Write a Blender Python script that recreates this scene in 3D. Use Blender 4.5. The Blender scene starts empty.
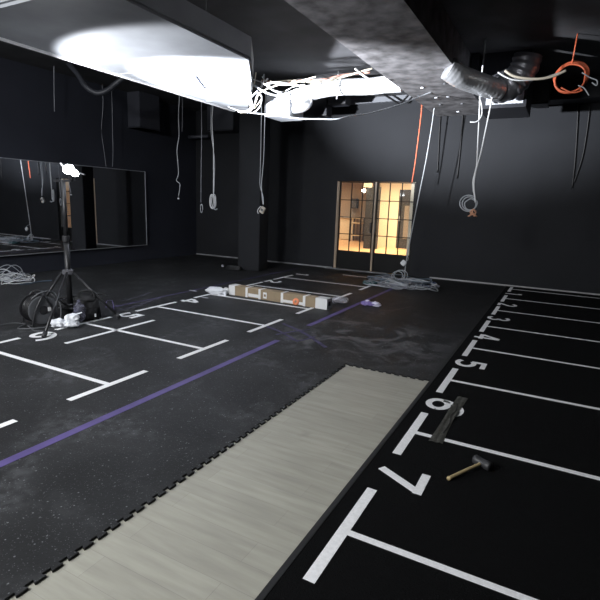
import bpy, bmesh, math, random
from mathutils import Vector, Matrix
random.seed(7)
SC = bpy.context.scene
COL = SC.collection
PI = math.pi

# ------------------------------------------------------------------ camera
F = 482.3
YAW, PIT, ROL = -0.48636, 0.19782, 0.0358
H = 1.6
fw = Vector((math.sin(YAW)*math.cos(PIT), math.cos(YAW)*math.cos(PIT), -math.sin(PIT)))
r0 = Vector((math.cos(YAW), -math.sin(YAW), 0)); u0 = r0.cross(fw)
rt = math.cos(ROL)*r0 + math.sin(ROL)*u0
up = -math.sin(ROL)*r0 + math.cos(ROL)*u0
CAM = Vector((0, 0, H))
cd = bpy.data.cameras.new('camera'); cam = bpy.data.objects.new('camera', cd); COL.objects.link(cam)
m = Matrix.Identity(4)
for i in range(3):
    m[i][0] = rt[i]; m[i][1] = up[i]; m[i][2] = -fw[i]; m[i][3] = CAM[i]
cam.matrix_world = m
cd.sensor_fit = 'HORIZONTAL'; cd.sensor_width = 36; cd.lens = F/600*36
cd.clip_start = 0.05; cd.clip_end = 200
SC.camera = cam

def ray(x, y):
    return rt*((x-300)/F) + up*(-(y-299.5)/F) + fw
def G(x, y, z=0.0):                       # point of a horizontal plane seen there
    d = ray(x, y); return CAM + d*((z-H)/d.z)
def B(x, y, Y):                           # point at depth Y
    d = ray(x, y); return CAM + d*(Y/d.y)
def L(x, y, X):
    d = ray(x, y); return CAM + d*(X/d.x)

# ------------------------------------------------------------------ materials
MATS = {}
def mat(name, col, rough=0.6, metal=0.0, emit=None, es=0.0, noise=None, bump=0.0, bscale=40, spec=0.5, alpha=None, trans=0.0):
    if name in MATS: return MATS[name]
    M = bpy.data.materials.new(name); M.use_nodes = True; MATS[name] = M
    nt = M.node_tree; b = nt.nodes['Principled BSDF']
    b.inputs['Base Color'].default_value = (*col, 1); b.inputs['Roughness'].default_value = rough
    b.inputs['Metallic'].default_value = metal; b.inputs['Specular IOR Level'].default_value = spec
    if trans: b.inputs['Transmission Weight'].default_value = trans
    if alpha is not None: b.inputs['Alpha'].default_value = alpha
    if emit: b.inputs['Emission Color'].default_value = (*emit, 1); b.inputs['Emission Strength'].default_value = es
    tc = nt.nodes.new('ShaderNodeTexCoord')
    if noise:
        amt, sc = noise
        n = nt.nodes.new('ShaderNodeTexNoise'); n.inputs['Scale'].default_value = sc; n.inputs['Detail'].default_value = 5
        r = nt.nodes.new('ShaderNodeMapRange'); r.inputs['From Min'].default_value = .3; r.inputs['From Max'].default_value = .7
        r.inputs['To Min'].default_value = 1-amt; r.inputs['To Max'].default_value = 1+amt
        x = nt.nodes.new('ShaderNodeVectorMath'); x.operation = 'SCALE'; x.inputs[0].default_value = col
        nt.links.new(tc.outputs['Object'], n.inputs['Vector']); nt.links.new(n.outputs['Fac'], r.inputs['Value'])
        nt.links.new(r.outputs[0], x.inputs['Scale']); nt.links.new(x.outputs[0], b.inputs['Base Color'])
    if bump:
        n2 = nt.nodes.new('ShaderNodeTexNoise'); n2.inputs['Scale'].default_value = bscale; n2.inputs['Detail'].default_value = 4
        bp = nt.nodes.new('ShaderNodeBump'); bp.inputs['Strength'].default_value = bump; bp.inputs['Distance'].default_value = .02
        nt.links.new(tc.outputs['Object'], n2.inputs['Vector']); nt.links.new(n2.outputs['Fac'], bp.inputs['Height'])
        nt.links.new(bp.outputs[0], b.inputs['Normal'])
    return M

wall_m = mat('black_wall_paint', (.0155, .0165, .0195), .75, noise=(.10, 1.3), bump=.05, bscale=60, spec=.25)
left_m = mat('black_wall_paint_left', (.0215, .0235, .033), .7, noise=(.12, 1.1), bump=.05, bscale=60, spec=.3)
ceil_m = mat('dark_ceiling', (.05, .05, .055), .85, noise=(.3, 2))
duct_black = mat('black_duct_paint', (.018, .019, .024), .55, noise=(.2, 3), spec=.3)
frame_m = mat('black_frame', (.005, .0048, .0048), .5, spec=.2)
bronze_m = mat('tan_metal_edge', (.42, .32, .23), .4)
white_m = mat('white_panel', (.50, .52, .56), .5, noise=(.04, 2))
foil_m = mat('duct_foil', (.86, .87, .9), .3, metal=.7, bump=.5, bscale=14)
foil_w = mat('white_foil', (.86, .87, .9), .4, metal=.15, bump=.5, bscale=14)
cab_w = mat('white_cable', (.72, .73, .74), .5)
cab_g = mat('grey_cable', (.42, .44, .47), .5)
cab_d = mat('dull_cable', (.22, .23, .26), .5)
cab_c = mat('cream_cable', (.75, .68, .55), .5)
cab_o = mat('orange_cable', (.75, .16, .07), .5)
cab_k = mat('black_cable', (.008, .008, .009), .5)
copper = mat('copper_ends', (.55, .28, .17), .45)
blk = mat('black_plastic', (.014, .014, .016), .45, spec=.5)
blkm = mat('black_steel', (.02, .02, .022), .38, metal=.2)
bag_black = mat('black_nylon', (.009, .009, .01), .8, bump=.4, bscale=30)
dkgrey = mat('dark_grey_plastic', (.085, .088, .095), .5)
tape_m = mat('white_floor_tape', (.88, .88, .89), .7, noise=(.05, 8))
turfline_m = mat('white_turf_line', (.88, .88, .89), .9, noise=(.08, 60))
purple_m = mat('purple_tape', (.085, .06, .20), .6, noise=(.22, 6))
purple_d = mat('dark_purple_tape', (.042, .034, .09), .7, noise=(.4, 9))
purple_f = mat('lilac_film', (.22, .17, .42), .5, bump=.5)
card_m = mat('cardboard', (.27, .205, .13), .85, noise=(.08, 10))
wtape_m = mat('white_box_tape', (.72, .72, .72), .45, bump=.3)
wbag_m = mat('white_plastic_bag', (.82, .84, .88), .4, bump=.6, bscale=25)
blue_m = mat('blue_plastic', (.03, .12, .32), .4)
clear_m = mat('clear_plastic_wrap', (.55, .55, .62), .2, alpha=.35, bump=.6, bscale=30)
orange_m = mat('orange_plastic', (.75, .23, .10), .45)
plate_m = mat('grey_seam_strip', (.115, .115, .10), .75, noise=(.35, 30), bump=.6, bscale=60)
wood_m = mat('pale_wood_handle', (.42, .33, .17), .6, noise=(.15, 30))
rubber_m = mat('black_rubber_head', (.03, .03, .032), .5)
trim_m = mat('pale_floor_trim', (.38, .38, .38), .5, noise=(.2, 5))
trimd_m = mat('dull_floor_trim', (.27, .275, .28), .6, noise=(.3, 4))
edge_m = mat('turf_edging', (.012, .012, .013), .7)
edge_g = mat('mirror_frame_metal', (.33, .34, .36), .4, metal=.3)
mirror_m = mat('mirror_glass', (.80, .82, .85), .015, metal=1.0)
cream_m = mat('cream_wall', (.84, .76, .58), .7)
tan_m = mat('tan_wall', (.38, .31, .24), .8)
hallfloor_m = mat('orange_wood_floor', (.66, .40, .20), .4, noise=(.12, 4))
greydoor_m = mat('grey_door_paint', (.03, .029, .028), .6)
greylight_m = mat('grey_door_panel', (.20, .17, .14), .6)
led_m = mat('led_panel', (1, 1, 1), .5, emit=(.93, .96, 1), es=60)
bulb_m = mat('lamp_bulb', (1, 1, 1), .5, emit=(1, .9, .7), es=12)
glass_m = mat('door_glass', (1, 1, 1), .02, alpha=.04, spec=.1)

def rubber_floor_mat():
    M = bpy.data.materials.new('flecked_rubber'); M.use_nodes = True; nt = M.node_tree; N = nt.nodes; Lk = nt.links
    b = N['Principled BSDF']; b.inputs['Roughness'].default_value = .62; b.inputs['Specular IOR Level'].default_value = .3
    tc = N.new('ShaderNodeTexCoord')
    def noise(sc, det=5, sx=1, sy=1, dist=0):
        mp = N.new('ShaderNodeMapping'); mp.inputs['Scale'].default_value = (sx, sy, 1)
        n = N.new('ShaderNodeTexNoise'); n.inputs['Scale'].default_value = sc; n.inputs['Detail'].default_value = det; n.inputs['Distortion'].default_value = dist
        Lk.new(tc.outputs['Object'], mp.inputs[0]); Lk.new(mp.outputs[0], n.inputs['Vector']); return n.outputs['Fac']
    def rng(s, a, b_, c, d):
        r = N.new('ShaderNodeMapRange'); r.inputs[1].default_value = a; r.inputs[2].default_value = b_; r.inputs[3].default_value = c; r.inputs[4].default_value = d
        Lk.new(s, r.inputs[0]); return r.outputs[0]
    def math_(op, a, b_):
        k = N.new('ShaderNodeMath'); k.operation = op
        for i, v in enumerate((a, b_)):
            if isinstance(v, (int, float)): k.inputs[i].default_value = v
            else: Lk.new(v, k.inputs[i])
        return k.outputs[0]
    # coarse tone
    base = rng(noise(1.7, 9, 1, 1, .6), .34, .66, .0075, .0205)
    # mottled chalk dust, streaks
    dust = math_('MULTIPLY', rng(noise(1.6, 8, 1, 1, .8), .50, .66, 0, 1), rng(noise(11, 7), .42, .60, 0, 1))
    # more dust in the patch between the laminate and the far wall (scuffed while laying)
    sep = N.new('ShaderNodeSeparateXYZ'); Lk.new(tc.outputs['Object'], sep.inputs[0])
    gx = rng(math_('ABSOLUTE', math_('ADD', sep.outputs['X'], 1.9), 0), .45, 1.1, 1, 0)
    gy = rng(math_('ABSOLUTE', math_('ADD', sep.outputs['Y'], -5.45), 0), .5, 1.1, 1, 0)
    patch = math_('MULTIPLY', gx, gy)
    dust2 = math_('MULTIPLY', patch, math_('MULTIPLY', rng(noise(2.2, 9, 1, 1, 1.5), .45, .66, 0, 1), .085))
    # flecks
    v = N.new('ShaderNodeTexVoronoi'); v.inputs['Scale'].default_value = 34; Lk.new(tc.outputs['Object'], v.inputs['Vector'])
    dot = rng(v.outputs['Distance'], .12, .2, 1, 0)
    sel = rng(noise(23, 2), .50, .56, 0, 1)
    fleck = math_('MULTIPLY', math_('MULTIPLY', dot, sel), .13)
    v2 = N.new('ShaderNodeTexVoronoi'); v2.inputs['Scale'].default_value = 90; Lk.new(tc.outputs['Object'], v2.inputs['Vector'])
    fleck2 = math_('MULTIPLY', rng(v2.outputs['Distance'], .12, .25, 1, 0), math_('MULTIPLY', rng(noise(40, 2), .44, .54, 0, 1), .10))
    tot = math_('ADD', math_('ADD', base, math_('MULTIPLY', dust, .035)), math_('ADD', math_('ADD', fleck, fleck2), dust2))
    # newer, cleaner and blacker mats right of the purple line at the far end
    nx = rng(sep.outputs['X'], -2.3, -1.9, 0, 1); ny = rng(sep.outputs['Y'], 6.0, 6.6, 0, 1)
    tot = math_('MULTIPLY', tot, rng(math_('MULTIPLY', nx, ny), 0, 1, 1, .55))
    c = N.new('ShaderNodeCombineColor')
    Lk.new(tot, c.inputs[0]); Lk.new(math_('MULTIPLY', tot, 1.03), c.inputs[1]); Lk.new(math_('MULTIPLY', tot, 1.09), c.inputs[2])
    Lk.new(c.outputs[0], b.inputs['Base Color'])
    bp = N.new('ShaderNodeBump'); bp.inputs['Strength'].default_value = .15; bp.inputs['Distance'].default_value = .01
    Lk.new(noise(60, 4), bp.inputs['Height']); Lk.new(bp.outputs[0], b.inputs['Normal'])
    return M
rubber_floor_m = rubber_floor_mat()

def laminate_mat():
    M = bpy.data.materials.new('pale_laminate'); M.use_nodes = True; nt = M.node_tree; N = nt.nodes; Lk = nt.links
    b = N['Principled BSDF']; b.inputs['Roughness'].default_value = .5; b.inputs['Specular IOR Level'].default_value = .3
    tc = N.new('ShaderNodeTexCoord')
    mp = N.new('ShaderNodeMapping'); mp.inputs['Scale'].default_value = (1.0, 1.0, 1); mp.inputs['Rotation'].default_value = (0, 0, 0)
    Lk.new(tc.outputs['Object'], mp.inputs[0])
    br = N.new('ShaderNodeTexBrick'); br.inputs['Scale'].default_value = 1; br.inputs['Brick Width'].default_value = 1.1; br.inputs['Row Height'].default_value = .145
    br.inputs['Mortar Size'].default_value = .0014; br.inputs['Mortar Smooth'].default_value = .3
    br.inputs['Color1'].default_value = (.345, .335, .285, 1); br.inputs['Color2'].default_value = (.38, .37, .315, 1); br.inputs['Mortar'].default_value = (.29, .28, .245, 1)
    Lk.new(mp.outputs[0], br.inputs['Vector'])
    mp2 = N.new('ShaderNodeMapping'); mp2.inputs['Scale'].default_value = (1.3, 11, 1); Lk.new(tc.outputs['Object'], mp2.inputs[0])
    n = N.new('ShaderNodeTexNoise'); n.inputs['Scale'].default_value = 2.2; n.inputs['Detail'].default_value = 7; Lk.new(mp2.outputs[0], n.inputs['Vector'])
    r = N.new('ShaderNodeMapRange'); r.inputs[1].default_value = .3; r.inputs[2].default_value = .7; r.inputs[3].default_value = .86; r.inputs[4].default_value = 1.08
    Lk.new(n.outputs['Fac'], r.inputs[0])
    n3 = N.new('ShaderNodeTexNoise'); n3.inputs['Scale'].default_value = 3.0; n3.inputs['Detail'].default_value = 4; Lk.new(tc.outputs['Object'], n3.inputs['Vector'])
    r3 = N.new('ShaderNodeMapRange'); r3.inputs[1].default_value = .66; r3.inputs[2].default_value = .78; r3.inputs[3].default_value = 1; r3.inputs[4].default_value = .8
    Lk.new(n3.outputs['Fac'], r3.inputs[0])
    s = N.new('ShaderNodeVectorMath'); s.operation = 'SCALE'; Lk.new(br.outputs['Color'], s.inputs[0]); Lk.new(r.outputs[0], s.inputs['Scale'])
    s2 = N.new('ShaderNodeVectorMath'); s2.operation = 'SCALE'; Lk.new(s.outputs[0], s2.inputs[0]); Lk.new(r3.outputs[0], s2.inputs['Scale'])
    Lk.new(s2.outputs[0], b.inputs['Base Color'])
    return M
laminate_m = laminate_mat()
turf_m = mat('black_turf', (.0026, .0027, .003), .95, noise=(.35, 55), bump=.5, bscale=160, spec=.12)
def soffit_mat():
    M = mat('mottled_soffit', (.13, .125, .13), .8, noise=(.55, 5), bump=.3, bscale=12)
    return M
soffit_m = soffit_mat()

# ------------------------------------------------------------------ helpers
def obj(name, bm, m, parent=None, smooth=False, loc=None):
    me = bpy.data.meshes.new(name); bm.normal_update(); bm.to_mesh(me); bm.free()
    me.materials.append(m)
    if smooth:
        for p in me.polygons: p.use_smooth = True
    o = bpy.data.objects.new(name, me); COL.objects.link(o)
    if loc is not None: o.location = loc
    if parent: o.parent = parent
    return o
def tag(o, label, cat, group=None, kind=None):
    o['label'] = label; o['category'] = cat
    if group: o['group'] = group
    if kind: o['kind'] = kind
    return o
def thing(name, label, cat, loc=(0, 0, 0), rz=0, group=None):
    o = bpy.data.objects.new(name, None); o.empty_display_size = .1; COL.objects.link(o)
    o.location = loc; o.rotation_euler = (0, 0, rz)
    return tag(o, label, cat, group)
def struct(name, bm, m, label=None):
    o = obj(name, bm, m); o['kind'] = 'structure'
    if label: o['label'] = label
    return o
def box(bm, x0, x1, y0, y1, z0, z1, bev=0):
    r = bmesh.ops.create_cube(bm, size=1)
    for v in r['verts']:
        v.co = Vector((x0+(x1-x0)*(v.co.x+.5), y0+(y1-y0)*(v.co.y+.5), z0+(z1-z0)*(v.co.z+.5)))
    if bev:
        es = list({e for v in r['verts'] for e in v.link_edges})
        bmesh.ops.bevel(bm, geom=es, offset=bev, segments=2, affect='EDGES')
    return bm
def nb(): return bmesh.new()
def prism(bm, pts, z0, z1):
    n = len(pts)
    a = [bm.verts.new((p[0], p[1], z0)) for p in pts]; b = [bm.verts.new((p[0], p[1], z1)) for p in pts]
    bm.faces.new(list(reversed(a))); bm.faces.new(b)
    for i in range(n): bm.faces.new((a[i], a[(i+1) % n], b[(i+1) % n], b[i]))
    bmesh.ops.recalc_face_normals(bm, faces=bm.faces[:])
    return bm
def smoothpts(P, k=6, closed=False):
    P = [Vector(p) for p in P]; n = len(P)
    if n < 3 and not closed: return P
    out = []
    for i in range(n if closed else n-1):
        if closed: p0, p1, p2, p3 = P[i-1], P[i], P[(i+1) % n], P[(i+2) % n]
        else: p0, p1, p2, p3 = P[max(i-1, 0)], P[i], P[i+1], P[min(i+2, n-1)]
        for j in range(k):
            t = j/k
            out.append(.5*((2*p1)+(-p0+p2)*t+(2*p0-5*p1+4*p2-p3)*t*t+(-p0+3*p1-3*p2+p3)*t**3))
    if not closed: out.append(P[-1])
    return out
def tube(bm, P, r, n=6, k=6, closed=False, rf=None, cap=True):
    P = smoothpts(P, k, closed)
    rings = []; prev = None; N_ = len(P)
    for i, p in enumerate(P):
        if closed: t = P[(i+1) % N_]-P[i-1]
        else: t = P[min(i+1, N_-1)]-P[max(i-1, 0)]
        if t.length < 1e-9: t = Vector((0, 0, 1))
        t.normalize()
        if prev is None:
            a = Vector((0, 0, 1)) if abs(t.z) < .9 else Vector((1, 0, 0))
            prev = (a-t*a.dot(t)).normalized()
        else:
            q = prev-t*prev.dot(t); prev = q.normalized() if q.length > 1e-6 else prev
        s = t.cross(prev); rr = r*(rf(i/(N_-1)) if rf else 1)
        rings.append([bm.verts.new(p+(prev*math.cos(2*PI*j/n)+s*math.sin(2*PI*j/n))*rr) for j in range(n)])
    for i in range(N_ if closed else N_-1):
        a, b = rings[i], rings[(i+1) % N_]
        for j in range(n): bm.faces.new((a[j], a[(j+1) % n], b[(j+1) % n], b[j]))
    if not closed and cap:
        bm.faces.new(list(reversed(rings[0]))); bm.faces.new(rings[-1])
    return bm
def lathe(bm, prof, n=28, mtx=None):
    rings = []
    vs = []
    for r, z in prof:
        ring = [bm.verts.new((max(r, 1e-4)*math.cos(2*PI*j/n), max(r, 1e-4)*math.sin(2*PI*j/n), z)) for j in range(n)]
        rings.append(ring); vs += ring
    for a, b in zip(rings, rings[1:]):
        for j in range(n): bm.faces.new((a[j], a[(j+1) % n], b[(j+1) % n], b[j]))
    bm.faces.new(list(reversed(rings[0]))); bm.faces.new(rings[-1])
    if mtx: bmesh.ops.transform(bm, matrix=mtx, verts=vs)
    bmesh.ops.recalc_face_normals(bm, faces=bm.faces[:])
    return bm
def blob(bm, c, rad, seed=0, amp=.25, sub=3, freq=3.0, flat=None):
    from mathutils import noise as mn
    r = bmesh.ops.create_icosphere(bm, subdivisions=sub, radius=1)
    for v in r['verts']:
        d = v.co.copy()
        k = 1+amp*mn.noise(d*freq+Vector((seed*7.3, seed*3.1, seed)))+amp*.5*mn.noise(d*freq*2.6+Vector((seed, 0, seed*5)))
        v.co = Vector((c[0]+d.x*rad[0]*k, c[1]+d.y*rad[1]*k, c[2]+d.z*rad[2]*k))
        if flat is not None and v.co.z < flat: v.co.z = flat+.002*random.random()
    return bm
def ring_pts(c, r, ax, ay, n=10, turns=1.0, jit=0.0, a0=0):
    c = Vector(c); ax = Vector(ax); ay = Vector(ay); out = []
    for i in range(int(n*turns)+1):
        a = a0+2*PI*i/n
        rr = r*(1+random.uniform(-jit, jit))
        out.append(c+ax*math.cos(a)*rr+ay*math.sin(a)*rr)
    return out

# ------------------------------------------------------------------ room shell
XL, YB, ZC = -9.5, 11.25, 4.05
XR, YF = 3.6, -2.6
# interlocking rubber floor: slab with puzzle teeth along the cut-out
TX, TY = -1.785, 4.43      # tooth base lines
bm = nb()
def poly_floor():
    pts = [(XL-.1, YF), (TX, YF)]
    step = .080; y = YF+.05
    while y < TY-.09:       # teeth along the long edge
        pts += [(TX, y), (TX+.024, y-.008), (TX+.024, y+.044), (TX, y+.036)]
        y += step
    pts.append((TX, TY))
    x = TX+.05
    while x < -.92-.05:     # teeth along the far edge
        pts += [(x, TY), (x-.008, TY-.024), (x+.044, TY-.024), (x+.036, TY)]
        x += step
    pts += [(-.915, TY), (-.915, YB), (XL-.1, YB)]
    return pts
prism(bm, poly_floor(), -.013, 0)
bmesh.ops.triangulate(bm, faces=[f for f in bm.faces if len(f.verts) > 4])
struct('floor', bm, rubber_floor_m, 'black flecked rubber floor')
struct('floor_laminate', prism(nb(), [(-1.9, YF), (-.9, YF), (-.9, 4.6), (-1.9, 4.6)], -.06, -.013), laminate_m, 'pale laminate subfloor strip left bare between rubber and turf')
struct('floor_base', prism(nb(), [(XL-.3, YF-.2), (XR+.2, YF-.2), (XR+.2, YB+.2), (XL-.3, YB+.2)], -.2, -.061), ceil_m)
struct('floor_turf', prism(nb(), [(-.885, YF), (XR, YF), (XR, YB), (-.885, YB)], -.05, .004), turf_m, 'black artificial turf along the right side')
struct('trim_1', box(nb(), -.915, -.885, YF, YB-.02, -.05, .007), edge_m)

def wallbox(name, x0, x1, y0, y1, z0, z1, m): return struct(name, box(nb(), x0, x1, y0, y1, z0, z1), m)
DX0, DX1, DZ = -4.99, -3.04, 2.17
bm = nb()
box(bm, XL, DX0, YB, YB+.16, -.06, ZC); box(bm, DX1, XR, YB, YB+.16, -.06, ZC); box(bm, DX0, DX1, YB, YB+.16, DZ, ZC)
struct('wall_back', bm, wall_m)
wallbox('wall_left', XL-.15, XL, YF, YB+.16, -.06, ZC, left_m)
wallbox('wall_right', XR, XR+.15, YF, YB+.16, -.06, ZC, wall_m)
wallbox('wall_front', XL, XR, YF-.15, YF, -.06, ZC, wall_m)
wallbox('ceiling', XL, XR, YF, YB, ZC, ZC+.15, ceil_m)
# pillar
struct('pillar', box(nb(), -6.72, -6.12, 9.45, 9.83, 0, ZC, .01), wall_m, 'black square pillar')
# dropped soffit and beam
struct('ceiling_soffit', box(nb(), -2.7, -1.62, 2.0, YB-.01, 3.57, ZC-.01), soffit_m, 'mottled grey dropped soffit')
wallbox('beam', -.62, XR, 10.75, YB-.01, 3.68, ZC-.01, duct_black)
# baseboards / trims
struct('trim_2', box(nb(), XL+.02, -5.05, YB-.035, YB-.003, .001, .03), trimd_m)
struct('trim_3', box(nb(), -5.2, -3.55, YB-.13, YB-.003, .001, .014), trimd_m)
struct('trim_4', box(nb(), -2.55, XR, YB-.035, YB-.003, .001, .03), trim_m)

# mirror on the left wall
MXs = -9.40
a = L(145, 171.2, MXs); b_ = L(145, 244.2, MXs)
mi = thing('wall_mirror', 'large frameless mirror panel on the black left wall', 'mirror', (MXs, a.y, .4))
y1 = a.y; y0 = 1.2; z1 = 2.235; z0 = .41
ln = y1-y0
mi.location = (XL+.003, y1, 0)
obj('mirror_glass', box(nb(), 0, .09, -ln, 0, z0, z1), mirror_m, mi)
fb = nb()
box(fb, 0, .097, -ln, .012, z1, z1+.012); box(fb, 0, .097, -ln, .012, z0-.014, z0); box(fb, 0, .097, 0, .012, z0, z1)
obj('mirror_edge', fb, edge_g, mi)

# ------------------------------------------------------------------ doors and the hall beyond
def door(name, x0, x1, edge_side):
    d = bpy.data.objects.new(name, None); COL.objects.link(d); d.location = (x0, YB+.04, 0); d['kind'] = 'structure'
    w = x1-x0; fb = nb(); t = .045
    box(fb, 0, t, 0, .05, .01, DZ-.01); box(fb, w-t, w, 0, .05, .01, DZ-.01)
    box(fb, t, w-t, 0, .05, DZ-.03, DZ-.01); box(fb, t, w-t, 0, .05, .43, .47)
    obj('door_frame', fb, frame_m, d)
    obj('lower_panel', box(nb(), t, w-t, .012, .04, .01, .43), frame_m, d)
    obj('glass', box(nb(), t, w-t, .022, .028, .47, DZ-.03), glass_m, d)
    mb = nb()
    for i in (1, 2): box(mb, t+(w-2*t)*i/3-.009, t+(w-2*t)*i/3+.009, .008, .042, .47, DZ-.03)
    for j in (1, 2, 3):
        z = .47+(DZ-.5)*j/4; box(mb, t, w-t, .006, .044, z-.009, z+.009)
    obj('muntin_grid', mb, frame_m, d)
    eb = nb()
    if edge_side < 0: box(eb, -.002, .022, -.03, -.002, .01, DZ-.01)
    else: box(eb, -.02, .02, -.035, -.002, .01, DZ-.01)
    obj('edge_strip', eb, bronze_m, d)
    hb = nb(); box(hb, w-.075 if edge_side < 0 else .03, w-.045 if edge_side < 0 else .06, -.05, -.002, .95, 1.2, .004)
    obj('door_handle', hb, blkm, d)
    return d
door('door_1', DX0+.01, -4.03, -1)
door('door_2', -4.01, DX1-.01, 1)
struct('door_jamb', box(nb(), DX0-.02, DX0+.012, YB-.012, YB+.15, 0, DZ+.0), bronze_m)
# hall
hx0, hx1, hy = -13.5, -3.2, 18.6
struct('floor_hall', box(nb(), hx0, hx1, YB+.16, 25, -.06, 0), hallfloor_m)
struct('ceiling_hall', box(nb(), hx0, hx1, YB+.16, 25, 3.2, 3.3), cream_m)
wallbox('wall_hall_right', hx1, hx1+.1, YB+.16, 25, 0, 3.2, cream_m)
cx = B(396, 240, hy).x; dx = B(414.5, 240, hy).x; px0 = B(376.5, 240, hy).x
struct('wall_hall_back', box(nb(), px0, cx, hy, hy+.15, 0, 3.2), cream_m)
struct('wall_hall_end', box(nb(), hx0, px0, 21.5, 21.65, 0, 3.2), tan_m)
struct('wall_hall_left', box(nb(), hx0-.1, hx0, YB+.16, 25, 0, 3.2), tan_m)
struct('wall_hall_header', box(nb(), cx, hx1, hy, hy+.15, B(400, 189, hy).z, 3.2), cream_m)
gd = bpy.data.objects.new('door_3', None); COL.objects.link(gd); gd.location = (cx, hy+.02, 0); gd['kind'] = 'structure'
zt = B(400, 189, hy).z
obj('door_leaf', box(nb(), 0, hx1-cx, 0, .06, 0, zt), greydoor_m, gd)
obj('door_panel', box(nb(), .25, min(hx1-cx-.1, 1.0), -.02, 0, B(400, 238, hy).z, B(400, 205, hy).z), greylight_m, gd)
obj('door_handle', box(nb(), .06, .12, -.07, 0, 1.05, 1.25, .01), white_m, gd)
# hall dark column with its sides
a = B(363.5, 240, 17.4).x; b_ = B(376, 240, 17.4).x
struct('hall_column', box(nb(), a, b_, 17.4, 17.6, 0, B(370, 186, 17.4).z), greydoor_m)
# things seen through the left door
c0 = B(341, 217, 21.0); c1 = B(352, 247, 21.0)
cb = thing('cabinet', 'cream cabinet seen through the left glazed door', 'cabinet', ((c0.x+c1.x)/2, 21.2, 0))
w = (c1.x-c0.x)/2
obj('body', box(nb(), -w, w, -.25, .25, 0.02, c0.z, .01), cream_m, cb)
obj('cabinet_top', box(nb(), -w-.03, w+.03, -.3, .25, c0.z, c0.z+.05), white_m, cb)
c2 = B(352, 217, 20.6); c3 = B(360.5, 240, 20.6)
cb = thing('shelf_unit', 'open framed shelf unit beyond the left glazed door beside the cream cabinet', 'shelf', ((c2.x+c3.x)/2, 20.7, 0))
w = (c3.x-c2.x)/2; fb = nb()
for s in (-1, 1):
    for q in (-1, 1): box(fb, s*w-.025, s*w+.025, q*.2-.025, q*.2+.025, 0, c2.z)
obj('shelf_frame', fb, greydoor_m, cb)
for z in (.25, .8, c2.z-.03): obj('shelf_board', box(nb(), -w, w, -.22, .22, z, z+.04), cream_m, cb)
s0 = B(351.5, 198, 21.4); s1 = B(357.5, 208, 21.4)
sp = thing('wall_speaker', 'small black speaker box on the tan hall wall', 'speaker', (s0.x, 21.498, s1.z))
w = s1.x-s0.x; hh = s0.z-s1.z
obj('housing', box(nb(), 0, w, -.2, 0, 0, hh, .01), blk, sp)
obj('grille', box(nb(), .03, w-.03, -.215, -.2, .03, hh-.03), dkgrey, sp)
q = B(363, 190, 17.2)
wl = thing('wall_lamp', 'small glowing hall lamp on the dark hall column', 'lamp', (q.x, 17.398, q.z))
obj('lamp_bracket', box(nb(), -.05, .05, -.05, 0, -.06, .1, .005), blkm, wl)
bb = nb(); bmesh.ops.create_uvsphere(bb, u_segments=16, v_segments=10, radius=.075); bmesh.ops.translate(bb, verts=bb.verts, vec=(0, -.12, 0))
obj('lamp_bulb', bb, bulb_m, wl, True)
q = B(364, 182.5, 17.3); q2 = B(372, 187, 17.3)
sg = thing('hanging_sign', 'pale blank hanging sign above the hall lamp', 'sign', ((q.x+q2.x)/2, 17.3, q2.z))
obj('sign_board', box(nb(), -(q2.x-q.x)/2, (q2.x-q.x)/2, -.02, .02, 0, q.z-q2.z), cream_m, sg)
for s in (-.1, .1): obj('sign_rod', tube(nb(), [(s, 0, q.z-q2.z), (s, 0, 3.2-q2.z)], .006), blkm, sg)

# ------------------------------------------------------------------ floor markings
def strip(bm, x0, x1, y0, y1, z=0.0): return box(bm, x0, x1, y0, y1, z+.0003, z+.002)
# digits: 5 wide x 7 tall strokes, top towards +X, reader's right towards -Y
def digit(bm, ch, x0, yc, hgt, wid, st, z):
    cnt = [0]
    def P(u, v): return (x0+v*hgt, yc-(u-.5)*wid)     # u to reader's right, v up
    def seg(a, b, s=None):
        a = Vector(P(*a)); b = Vector(P(*b)); d = (b-a).normalized(); n = Vector((-d.y, d.x))*(s or st)/2
        cnt[0] += 1; vs = [a-n, b-n, b+n, a+n]; prism(bm, [(v.x, v.y) for v in vs], z+.0003, z+.002+.0003*cnt[0])
    def arc(cu, cv, ru, rv, a0, a1, n=18):
        pts = []
        for i in range(n+1):
            t = math.radians(a0+(a1-a0)*i/n); pts.append((cu+ru*math.cos(t), cv+rv*math.sin(t)))
        W = [Vector(P(*p)) for p in pts]; out = []; inn = []
        for i, p in enumerate(W):
            t = (W[min(i+1, n)]-W[max(i-1, 0)]).normalized(); q = Vector((-t.y, t.x))*st/2
            out.append(p+q); inn.append(p-q)
        for i in range(n):
            prism(bm, [tuple(inn[i]), tuple(inn[i+1]), tuple(out[i+1]), tuple(out[i])], z+.0003, z+.002)
    k = st/hgt/2; kw = st/wid/2
    if ch == '7': seg((0, 1-k), (1, 1-k)); seg((.91, .92), (.28, .03))
    elif ch == '1': seg((.5, 0), (.5, 1)); seg((.52, 1-k), (.2, .8))
    elif ch == '4': seg((.72, 0), (.72, 1)); seg((.66, .97), (.06, .3)); seg((0, .27), (1, .27))
    elif ch == '5':
        seg((.12, 1-k), (.95, 1-k)); seg((.16, 1), (.16, .5)); arc(.45, .32, .47, .27, 128, -140)
    elif ch == '6':
        arc(.5, .30, .42, .25, 0, 360); arc(.80, .36, .72, .57, 178, 54)
    elif ch == '2':
        arc(.5, .70, .42, .25, 160, -30); seg((.87, .60), (.12, .06)); seg((.05, k), (1, k))
    elif ch == '3':
        arc(.48, .73, .40, .22, 150, -85); arc(.48, .29, .44, .24, 85, -150)
    return bm
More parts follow.
